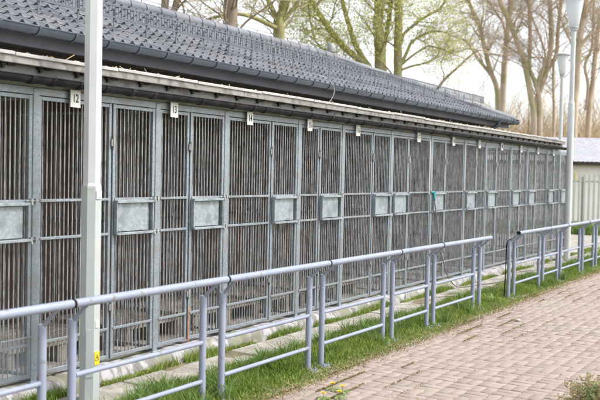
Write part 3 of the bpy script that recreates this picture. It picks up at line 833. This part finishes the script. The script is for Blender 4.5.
P5, Q5 = blades(9000, fx_dry, lambda x, y, n: .012+.035*NP.random(n), .006, NP, 1.6)
tag(link('dry_grass', npmesh('dry_grass', P5, Q5, M['grass_dry'])), 'dry straw-coloured grass along the paving edge', 'dry grass', kind='stuff')
# litter along the path edge and weeds in joints
n = 2600
yy = sample_y(n, 3.5, 26, 1.2); xx = -3.76+np.abs(NP.normal(0, .13, n)); aa = NP.uniform(0, 2*pi, n); rr = NP.uniform(.004, .014, n)
V = []; 
dx, dy = np.cos(aa)*rr, np.sin(aa)*rr; zz = .012+NP.random(n)*.012
lf = np.stack([np.stack([xx-dx, yy-dy, zz], 1), np.stack([xx+dy*.6, yy-dx*.6, zz+NP.random(n)*.01], 1), np.stack([xx+dx, yy+dy, zz+NP.random(n)*.012], 1), np.stack([xx-dy*.6, yy+dx*.6, zz], 1)], 1).reshape(-1, 3)
o = np.arange(n)*4
tag(link('leaf_litter', npmesh('leaf_litter', lf, np.stack([o, o+1, o+2, o+3], 1), M['litter'])), 'scattered brown leaf litter where the paving meets the grass', 'leaf litter', kind='stuff')
def fx_joint(n):
    y = sample_y(n, 4.5, 22, 1.3); x = -PATH_L0+.05+.2*np.floor(np.abs(NP.normal(0, 2.2, n))).clip(0, 11)+NP.normal(0, .004, n)
    m_ = (np.sin(x*31+y*1.7)+np.sin(y*4.3+x*11)) > .45
    idx = NP.choice(np.where(m_)[0], n); return x[idx]+NP.normal(0, .004, n), y[idx], np.full(n, 0.0)
P6, Q6 = blades(15000, fx_joint, lambda x, y, n: .006+.014*NP.random(n), .005, NP, 1.3)
tag(link('moss_tufts', npmesh('moss_tufts', P6, Q6, M['grass_dry'])), 'tiny dry tufts growing in the joints of the paving', 'tufts', kind='stuff')

n = 900
yy = sample_y(n, 3.2, 20, 1.2); xx = NP.uniform(-5.02, -4.55, n); aa = NP.uniform(0, 2*pi, n); rr = NP.uniform(.003, .013, n)
dx, dy = np.cos(aa)*rr, np.sin(aa)*rr; zz = .036+NP.random(n)*.006
lf = np.stack([np.stack([xx-dx, yy-dy, zz], 1), np.stack([xx+dy*.6, yy-dx*.6, zz+.004], 1), np.stack([xx+dx, yy+dy, zz+.003], 1), np.stack([xx-dy*.6, yy+dx*.6, zz], 1)], 1).reshape(-1, 3)
o = np.arange(n)*4
tag(link('slab_litter', npmesh('slab_litter', lf, np.stack([o, o+1, o+2, o+3], 1), M['litter'])), 'small crumbs of dry leaves and grit on the slabs beside the kerb', 'litter', kind='stuff')
# dandelions
dl = ['dandelion with one yellow flower highest of the four beside the path edge', 'lowest yellow dandelion at the bottom edge beside the grass', 'yellow dandelion farthest right on the paving edge', 'yellow dandelion between the lowest and the rightmost ones']
for i, (px, py) in enumerate([(332, 387), (323, 397), (342, 390), (339, 395.5)]):
    p = foot(px, py+3)
    rt = empty('dandelion', (p.x, p.y, 0), dl[i], 'dandelion', 'yellow dandelions at the path edge')
    mb = MB(); mb.tube([(0,0,0), (.003,0,.03), (.0,.004,.05)], .0022, 5); link('stem', mb.mesh('stem', M['herb']), rt)
    mb = MB(); rnd = random.Random(i)
    for k in range(44):
        a = k*2.399; r = .028*sqrt((k+1)/44); el = .9*(1-r/.035); d = Vector((cos(a)*r, sin(a)*r, .006+.012*el))
        t_ = Vector((-sin(a), cos(a), 0)); b0 = Vector((0, .004, .05))
        mb.add([b0-t_*.0016, b0+t_*.0016, b0+d+t_*.004, b0+d-t_*.004], [(0,1,2,3)])
    link('flower_head', mb.mesh('flower_head', M['petal']), rt)
    mb = MB()
    for k in range(7):
        a = k*.9+i; r = .06+.03*rnd.random(); d = Vector((cos(a), sin(a), 0)); t_ = Vector((-sin(a), cos(a), 0))
        mb.add([(0,0,.004), d*r*.4+t_*.008+Vector((0,0,.018)), d*r*.7+t_*.014+Vector((0,0,.018)), d*r+Vector((0,0,.008)), d*r*.7-t_*.014+Vector((0,0,.018)), d*r*.4-t_*.008+Vector((0,0,.018))], [(0,1,2,3,4,5)])
    link('leaf_rosette', mb.mesh('leaf_rosette', M['herb']), rt)
# pebble
p = foot(517, 321.5); bm = bmesh.new(); bmesh.ops.create_icosphere(bm, subdivisions=2, radius=.035)
for v in bm.verts: v.co = Vector((v.co.x*1.2, v.co.y*.9, v.co.z*.45))*(1+.1*sin(v.co.x*90)+.1*cos(v.co.y*70))
me = bpy.data.meshes.new('pebble'); bm.to_mesh(me); bm.free(); me.materials.append(M['stone']); me.polygons.foreach_set('use_smooth', [True]*len(me.polygons))
tag(link('pebble', me, None, (p.x, p.y, .02)), 'small pale pebble lying alone on the pink paving', 'stone')
# shrub at the lower right corner
def shrub(loc, R_, H_, nleaf, label, seed=3):
    rt = empty('shrub', loc, label, 'shrub')
    r = np.random.default_rng(seed); mb = MB(); tips = []
    for k in range(150):
        a = r.uniform(0, 2*pi); e = r.uniform(.15, 1.25); L_ = R_*r.uniform(.6, 1.05)
        d = Vector((cos(a)*cos(e), sin(a)*cos(e), sin(e)*H_/R_)); p1 = d*L_*.5+Vector((0,0,.02)); p2 = d*L_+Vector((r.normal(0,.02), r.normal(0,.02), r.normal(0,.02)))
        mb.tube([(0,0,-.02), p1, p2], [.005,.003,.0015], 4); tips += [(p1, p2)]
    link('stems', mb.mesh('stems', M['twig']), rt)
    V = []; Q = []
    for k in range(nleaf):
        p1, p2 = tips[r.integers(len(tips))]; c_ = p1.lerp(p2, r.uniform(.1, 1.05))+Vector(r.normal(0, .022, 3)); a, b2 = r.normal(0, 1, 3), r.normal(0, 1, 3)
        a = Vector(a).normalized(); b2 = Vector(b2); b2 = (b2-a*b2.dot(a)).normalized(); s_ = r.uniform(.008, .02)
        i0 = len(V); V += [c_-a*s_, c_+b2*s_*.45, c_+a*s_, c_-b2*s_*.45]; Q.append((i0, i0+1, i0+2, i0+3))
    return rt, V, Q
M['dryleaf'] = pm('faded_leaf', (.46,.37,.21), (.36,.33,.17), 12, rough=.8, island=.35, trans=.3, c3=(.20,.25,.09), s3=7)
sp = foot(602, 412)
rt, V, Q = shrub(sp, .34, .28, 4200, 'low half dried shrub at the bottom right corner of the paving')
link('foliage', npmesh('foliage', np.array([tuple(v) for v in V]), Q, M['dryleaf']), rt)

# ================================================================== TREES
class Tree:
    def __init__(s, name, label, bark, twig, Z, group=None, seed=0, leaf=None):
        s.rng = random.Random(seed); s.Z = Z; s.root = None; s.name = name; s.label = label; s.bark = bark; s.twig = twig
        s.group = group; s.trunk = MB(); s.tw = MB(); s.tips = []; s.leaf = leaf; s.nseg = 0
    def limb(s, pts, ppx0, ppx1, kids=6, depth=3, klen=2.0, up=.5, n=10, ext=0, ground=False):
        """pts: (px, py, dz) traced on the photograph at this tree's own distance"""
        W = [atz(p[0], p[1], s.Z+(p[2] if len(p) > 2 else 0)) for p in pts]
        if ground: W = [Vector((W[0].x, W[0].y, -.1))]+W
        if s.root is None:
            s.root = empty(s.name, (W[0].x, W[0].y, 0), s.label, 'tree', s.group)
        if ext:
            d = (W[-1]-W[-2]).normalized(); W.append(W[-1]+d*ext*.5+Vector((s.rng.uniform(-.3,.3), s.rng.uniform(-.3,.3), ext*.15))); W.append(W[-1]+d*ext*.4+Vector((s.rng.uniform(-.4,.4), s.rng.uniform(-.4,.4), ext*.3)))
        P = smooth_path(W, 5); m_ = len(P)
        r0 = ppx0*.82/2*s.Z/F; r1 = ppx1*.75/2*s.Z/F
        R_ = [r0+(r1-r0)*(i/(m_-1)) for i in range(m_)]
        P = [p+Vector((s.rng.gauss(0, 1), s.rng.gauss(0, 1), 0))*R_[i]*.06 if 0 < i else p for i, p in enumerate(P)]
        s.trunk.tube(P, R_, n)
        for k in range(int(kids*1.7)):
            t = s.rng.uniform(.25, 1)**.8; i = min(m_-2, int(t*(m_-1)))
            if P[i].z < 2.5: continue
            ax = (P[i+1]-P[i]).normalized(); s.spawn(P[i], ax, klen*(1.15-.6*t)*s.rng.uniform(.6, 1.4), min(R_[i]*.33, .035), depth, up)
        s.spawn(P[-1], (P[-1]-P[-2]).normalized(), klen*.8, r1*.8, depth, up)
    def spawn(s, p, ax, L_, r, depth, up):
        rn = s.rng
        d = Vector((rn.gauss(0, 1), rn.gauss(0, 1), rn.gauss(0, .5))); d = (d-ax*d.dot(ax)*.7)
        if d.length < .1: d = Vector((1, 0, 0))
        d = (d.normalized()*.9+ax*.55+Vector((0, 0, up*.5))).normalized()
        n = 5 if depth > 1 else 3; pts = [p]; 
        for i in range(n):
            d = (d+Vector((rn.gauss(0, .17), rn.gauss(0, .17), rn.gauss(0, .12)+up*.06))).normalized(); pts.append(pts[-1]+d*L_/n)
        rr = [max(.004, r*(1-.75*i/n)) for i in range(n+1)]
        if r > .03: s.trunk.tube(pts, rr, 6, False)
        else: s.tw.tube(pts, rr, 4 if r > .012 else 3, False)
        if depth <= 2: s.tips.append((pts[1], pts[-1]))
        if depth > 0:
            for k in range(rn.choice([3, 4, 4, 5]) if depth > 1 else 4):
                i = rn.randint(1, n); a = (pts[i]-pts[i-1]).normalized(); s.spawn(pts[i], a, L_*rn.uniform(.4, .65), rr[i]*.6, depth-1, up)
    def finish(s, leaves=0, size=(.03, .06), box=None):
        T = Matrix.Translation(-s.root.location)
        me = s.trunk.mesh('trunk', s.bark, smooth=70); me.transform(T); link('trunk', me, s.root)
        if s.tw.v: me = s.tw.mesh('crown', s.twig, smooth=180); me.transform(T); cr = link('crown', me, s.root)
        if leaves:
            r = np.random.default_rng(len(s.tips)); idx = r.integers(0, len(s.tips), leaves)
            A = np.array([tuple(t[0]) for t in s.tips])[idx]; B = np.array([tuple(t[1]) for t in s.tips])[idx]
            c_ = A+(B-A)*r.uniform(.2, 1.05, (leaves, 1))+r.normal(0, .28, (leaves, 3)); a = r.normal(0, 1, (leaves, 3)); a /= np.linalg.norm(a, axis=1)[:, None]
            b2 = r.normal(0, 1, (leaves, 3)); b2 -= a*(a*b2).sum(1)[:, None]; b2 /= np.linalg.norm(b2, axis=1)[:, None]; sz = r.uniform(size[0], size[1], (leaves, 1))
            V = np.stack([c_-a*sz, c_+b2*sz*.6, c_+a*sz, c_-b2*sz*.6], 1).reshape(-1, 3); o = np.arange(leaves)*4
            me = npmesh('leaves', V, np.stack([o, o+1, o+2, o+3], 1), M['leaf']); me.transform(T); link('leaves', me, s.root)
G = 'tall trees standing behind the kennel building'
t = Tree('bare_tree', 'bare brown double trunk tree above the left part of the roof', M['bark_brown'], M['twig'], 23, G, 1)
t.limb([(163, 60), (164, 14), (165, 0)], 11, 9, 5, 2, 2.0, ground=True, ext=7); t.limb([(171, 60), (173, 12), (177, 0)], 10, 8, 5, 2, 2.0, ground=True, ext=7)
t.limb([(178, 30), (184, 12), (180, 0)], 3, 2, 4, 2, 1.5); t.limb([(205, 30), (200, 15), (190, 4), (184, 0)], 1.5, 1.5, 4, 2, 1.2)
t.finish()
t = Tree('bare_tree', 'bare tree with single straight rough brown trunk above the roof', M['bark_brown'], M['twig'], 24, G, 2)
t.limb([(230, 90), (231, 28), (232, 0)], 19, 17, 8, 2, 2.0, ground=True, ext=8, n=14); t.limb([(231, 40), (246, 22), (262, 10), (275, 0)], 3, 2, 5, 2, 1.3); t.finish()
t = Tree('mossy_tree', 'slim yellow green mossy tree forking just above the roof ridge', M['bark_moss'], M['twig_moss'], 26, G, 3)
t.limb([(279, 110), (279, 40), (280, 18), (285, 0)], 16, 11, 8, 3, 1.6, ground=True, ext=6, n=12)
t.limb([(279, 22), (272, 8), (268, 0)], 7, 5, 5, 3, 1.6, ext=3); t.limb([(281, 24), (292, 10), (299, 0)], 5, 4, 5, 3, 1.6, ext=3)
t.limb([(276, 28, -.2), (268, 24, -.4), (255, 18, -.8), (240, 14, -1.2), (225, 15, -1.5), (212, 18, -1.7), (203, 21, -1.8)], 6, 3, 7, 2, 1.3, up=.2)
t.finish(5000, (.02, .04))
t = Tree('mossy_tree', 'big mossy green tree with three thick trunks and young leaves behind the roof', M['bark_moss'], M['twig_moss'], 29, G, 4)
t.limb([(380, 130), (381, 78), (380, 50), (378, 20), (379, 0)], 17, 10, 8, 3, 1.9, ground=True, ext=7, n=14)
t.limb([(380, 60, .2), (385, 40, .3), (389, 20, .3), (391, 0, .3)], 6, 6, 6, 3, 1.9, ext=7, n=12)
t.limb([(396, 110), (398, 75), (398, 40), (399, 0)], 11, 10, 8, 3, 1.6, ground=True, ext=7, n=12)
t.limb([(376, 75), (362, 62), (345, 48), (330, 30), (318, 12), (312, 0)], 9, 5, 9, 3, 1.7, ext=4, n=10)
t.limb([(370, 68), (356, 46), (349, 25), (342, 0)], 7, 5, 6, 3, 1.7, ext=4, n=10)
t.limb([(366, 76), (350, 70), (336, 55), (322, 48)], 6, 3, 7, 3, 1.4, n=8); t.limb([(315, 40, 1), (310, 20, 1), (308, 0, 1)], 2, 2, 5, 3, 1.4)
t.limb([(401, 44), (404, 34), (415, 24), (430, 14), (440, 9), (445, 0)], 4.5, 2.5, 8, 2, 1.3, up=.3)
t.limb([(401, 64), (407, 52), (412, 42), (424, 34), (438, 31), (450, 34)], 4.5, 2, 8, 2, 1.2, up=.3)
t.limb([(400, 66), (412, 56), (424, 48), (430, 46), (445, 50), (455, 55)], 3, 1.5, 6, 2, 1.2, up=.2)
t.limb([(401, 70), (412, 66), (425, 63), (436, 57), (441, 48)], 3, 1.5, 6, 2, 1.0, up=.3)
t.finish(32000, (.02, .042))
t = Tree('leaning_tree', 'thin dark leaning bare stem over the far end of the roof', M['bark_brown'], M['twig'], 33, G, 5)
t.limb([(432, 97), (438, 88), (446, 78), (458, 67), (470, 56), (478, 50)], 4, 2.2, 7, 2, 1.6, ground=False); t.limb([(443, 80), (444, 74), (441, 66), (443, 58), (450, 46)], 1.6, 1, 4, 2, 1.2); t.finish()
GB = 'bare tan trees beyond the end of the cages'
t = Tree('bare_tree', 'pale bare tree with smooth upright trunk right of the roof end', M['bark_pale'], M['twig'], 44, GB, 6)
t.limb([(502, 122), (503, 90), (505, 60), (508, 30), (511, 0)], 9, 6, 12, 3, 2.6, ground=True, ext=7, n=12)
t.limb([(507, 46), (503, 24), (496, 12), (488, 0)], 3, 2, 8, 3, 2.2); t.limb([(509, 34), (516, 20), (525, 8), (532, 0)], 2.4, 2, 6, 3, 2.2); t.finish()
t = Tree('bare_tree', 'bare tan tree curving left from the pale trunk', M['bark_tan'], M['twig'], 42, GB, 7)
t.limb([(498, 122), (497, 90), (491, 72), (487, 58), (482, 35), (477, 20), (468, 0)], 7, 5, 14, 3, 2.6, ground=True, ext=6)
t.limb([(492, 76), (484, 66), (476, 56), (470, 46), (464, 40), (455, 37), (448, 35)], 4.5, 1.5, 12, 3, 2.0, up=.3)
t.limb([(484, 66), (478, 52), (470, 48), (458, 52), (448, 50)], 2, 1, 8, 3, 1.6, up=.3); t.limb([(487, 56), (492, 54), (502, 56), (514, 54)], 1.6, 1.2, 5, 3, 1.5); t.finish()
t = Tree('bare_tree', 'bare tan tree with forked trunk left of the farther lamp post', M['bark_tan'], M['twig'], 40, GB, 8)
t.limb([(534, 125), (530, 92), (524, 60), (518, 45), (512, 28), (500, 0)], 8, 5, 12, 3, 2.6, ground=True, ext=5)
t.limb([(529, 70), (530, 45), (530, 20), (529, 0)], 5, 4, 10, 3, 2.2, ext=5); t.limb([(540, 115), (536, 85), (526, 62), (522, 54)], 7, 4, 8, 3, 2.2, ground=True)
t.limb([(536, 90), (545, 60), (541, 40), (533, 20), (526, 0)], 3, 2, 8, 3, 2.0); t.finish()
t = Tree('bare_tree', 'dark multi stemmed bare tree just left of the far lamp post', M['bark_tan'], M['twig'], 41, GB, 9)
t.limb([(536, 122), (538, 96), (546, 72), (551, 45), (551, 20), (550, 0)], 8, 5, 12, 3, 2.4, ground=True, ext=5)
t.limb([(546, 72), (556, 55), (558, 30), (561, 0)], 5, 4, 8, 3, 2.4, ext=4); t.limb([(554, 120), (553, 85), (554, 60)], 4, 3, 6, 3, 2.0, ground=True); t.finish()
t = Tree('bare_tree', 'bare tan tree rising just right of the far lamp post', M['bark_tan'], M['twig'], 39, GB, 10)
t.limb([(574, 122), (576, 90), (579, 50), (582, 25), (586, 0)], 9, 6, 14, 3, 2.4, ground=True, ext=5); t.limb([(578, 60), (570, 40), (562, 22), (556, 0)], 3, 2, 8, 3, 2.2); t.limb([(579, 48), (590, 36), (600, 28), (615, 10)], 3, 2, 9, 3, 2.2); t.finish()
t = Tree('bare_tree', 'bare tree leaning at the right edge of the photo', M['bark_tan'], M['twig'], 42, GB, 11)
t.limb([(588, 125), (592, 90), (595, 60), (598, 30), (606, 0)], 7, 5, 14, 3, 2.4, ground=True, ext=5); t.limb([(586, 110), (588, 85), (585, 65), (592, 45), (594, 0)], 4, 3, 10, 3, 2.2); t.finish()

# brush: a tangled wood edge behind everything
rng = np.random.default_rng(5)
def thicket(n, pxr, Zr, hr, thin, name, label, mat_, segs=5, r=.02):
    px = rng.uniform(*pxr, n); Z_ = rng.uniform(*Zr, n); V = []; Q = []
    d0 = np.array([tuple(ray(p, 178)) for p in px]); base = d0*Z_[:, None]; base[:, 2] = -.05
    H_ = rng.uniform(*hr, n); pts = [base]; d = rng.normal(0, .55, (n, 3)); d[:, 2] = 1
    for i in range(segs):
        d = d+rng.normal(0, .55, (n, 3))*[1, 1, .45]; d /= np.linalg.norm(d, axis=1)[:, None]; pts.append(pts[-1]+d*(H_/segs)[:, None])
    rr = r*rng.uniform(.4, 1.3, n)
    out = []
    for i, p in enumerate(pts):
        ra = (rr*(1-.8*i/segs))[:, None]
        for k in range(3):
            a = 2*pi*k/3; out.append(p+np.array([cos(a), sin(a), 0])*ra)
    V = np.stack(out, 1).reshape(-1, 3); m_ = 3*(segs+1); o = np.arange(n)*m_; Q = []
    for i in range(segs):
        for k in range(3):
            Q.append(np.stack([o+i*3+k, o+i*3+(k+1) % 3, o+(i+1)*3+(k+1) % 3, o+(i+1)*3+k], 1))
    tag(link(name, npmesh(name, V, np.concatenate(Q), mat_)), label, name.replace('_', ' '), kind='stuff')
thicket(30000, (425, 680), (42, 58), (2.0, 7.0), 1, 'brush', 'dense tangle of dry tan brush beyond the cages', M['brush'], r=.022)
thicket(3600, (470, 700), (59, 95), (6, 13), 1, 'far_wood', 'pale far-off bare wood behind the brush', M['brush'], segs=6, r=.055)
thicket(5000, (-500, 440), (45, 70), (3, 7), 1, 'far_scrub', 'scrub growing far behind the kennel building', M['brush'], r=.05)
# low green plants by the fence
def fx_pl(n):
    k = NP.integers(0, 40, n); kx = (NP.random(40)*13-5)[k]; px_ = kx+NP.normal(0, .13, n); py_ = -.35+NP.normal(0, .15, n)
    X_ = FC.x+px_*cos(ang)-py_*sin(ang); Y_ = FC.y+px_*sin(ang)+py_*cos(ang); return X_, Y_, np.full(n, -.03)
P7, Q7 = blades(16000, fx_pl, lambda x, y, n: .12+.32*NP.random(n), .03, NP, .5)
tag(link('weeds', npmesh('weeds', P7, Q7, M['herb'])), 'tall green weeds along the foot of the palisade fence', 'weeds', kind='stuff')
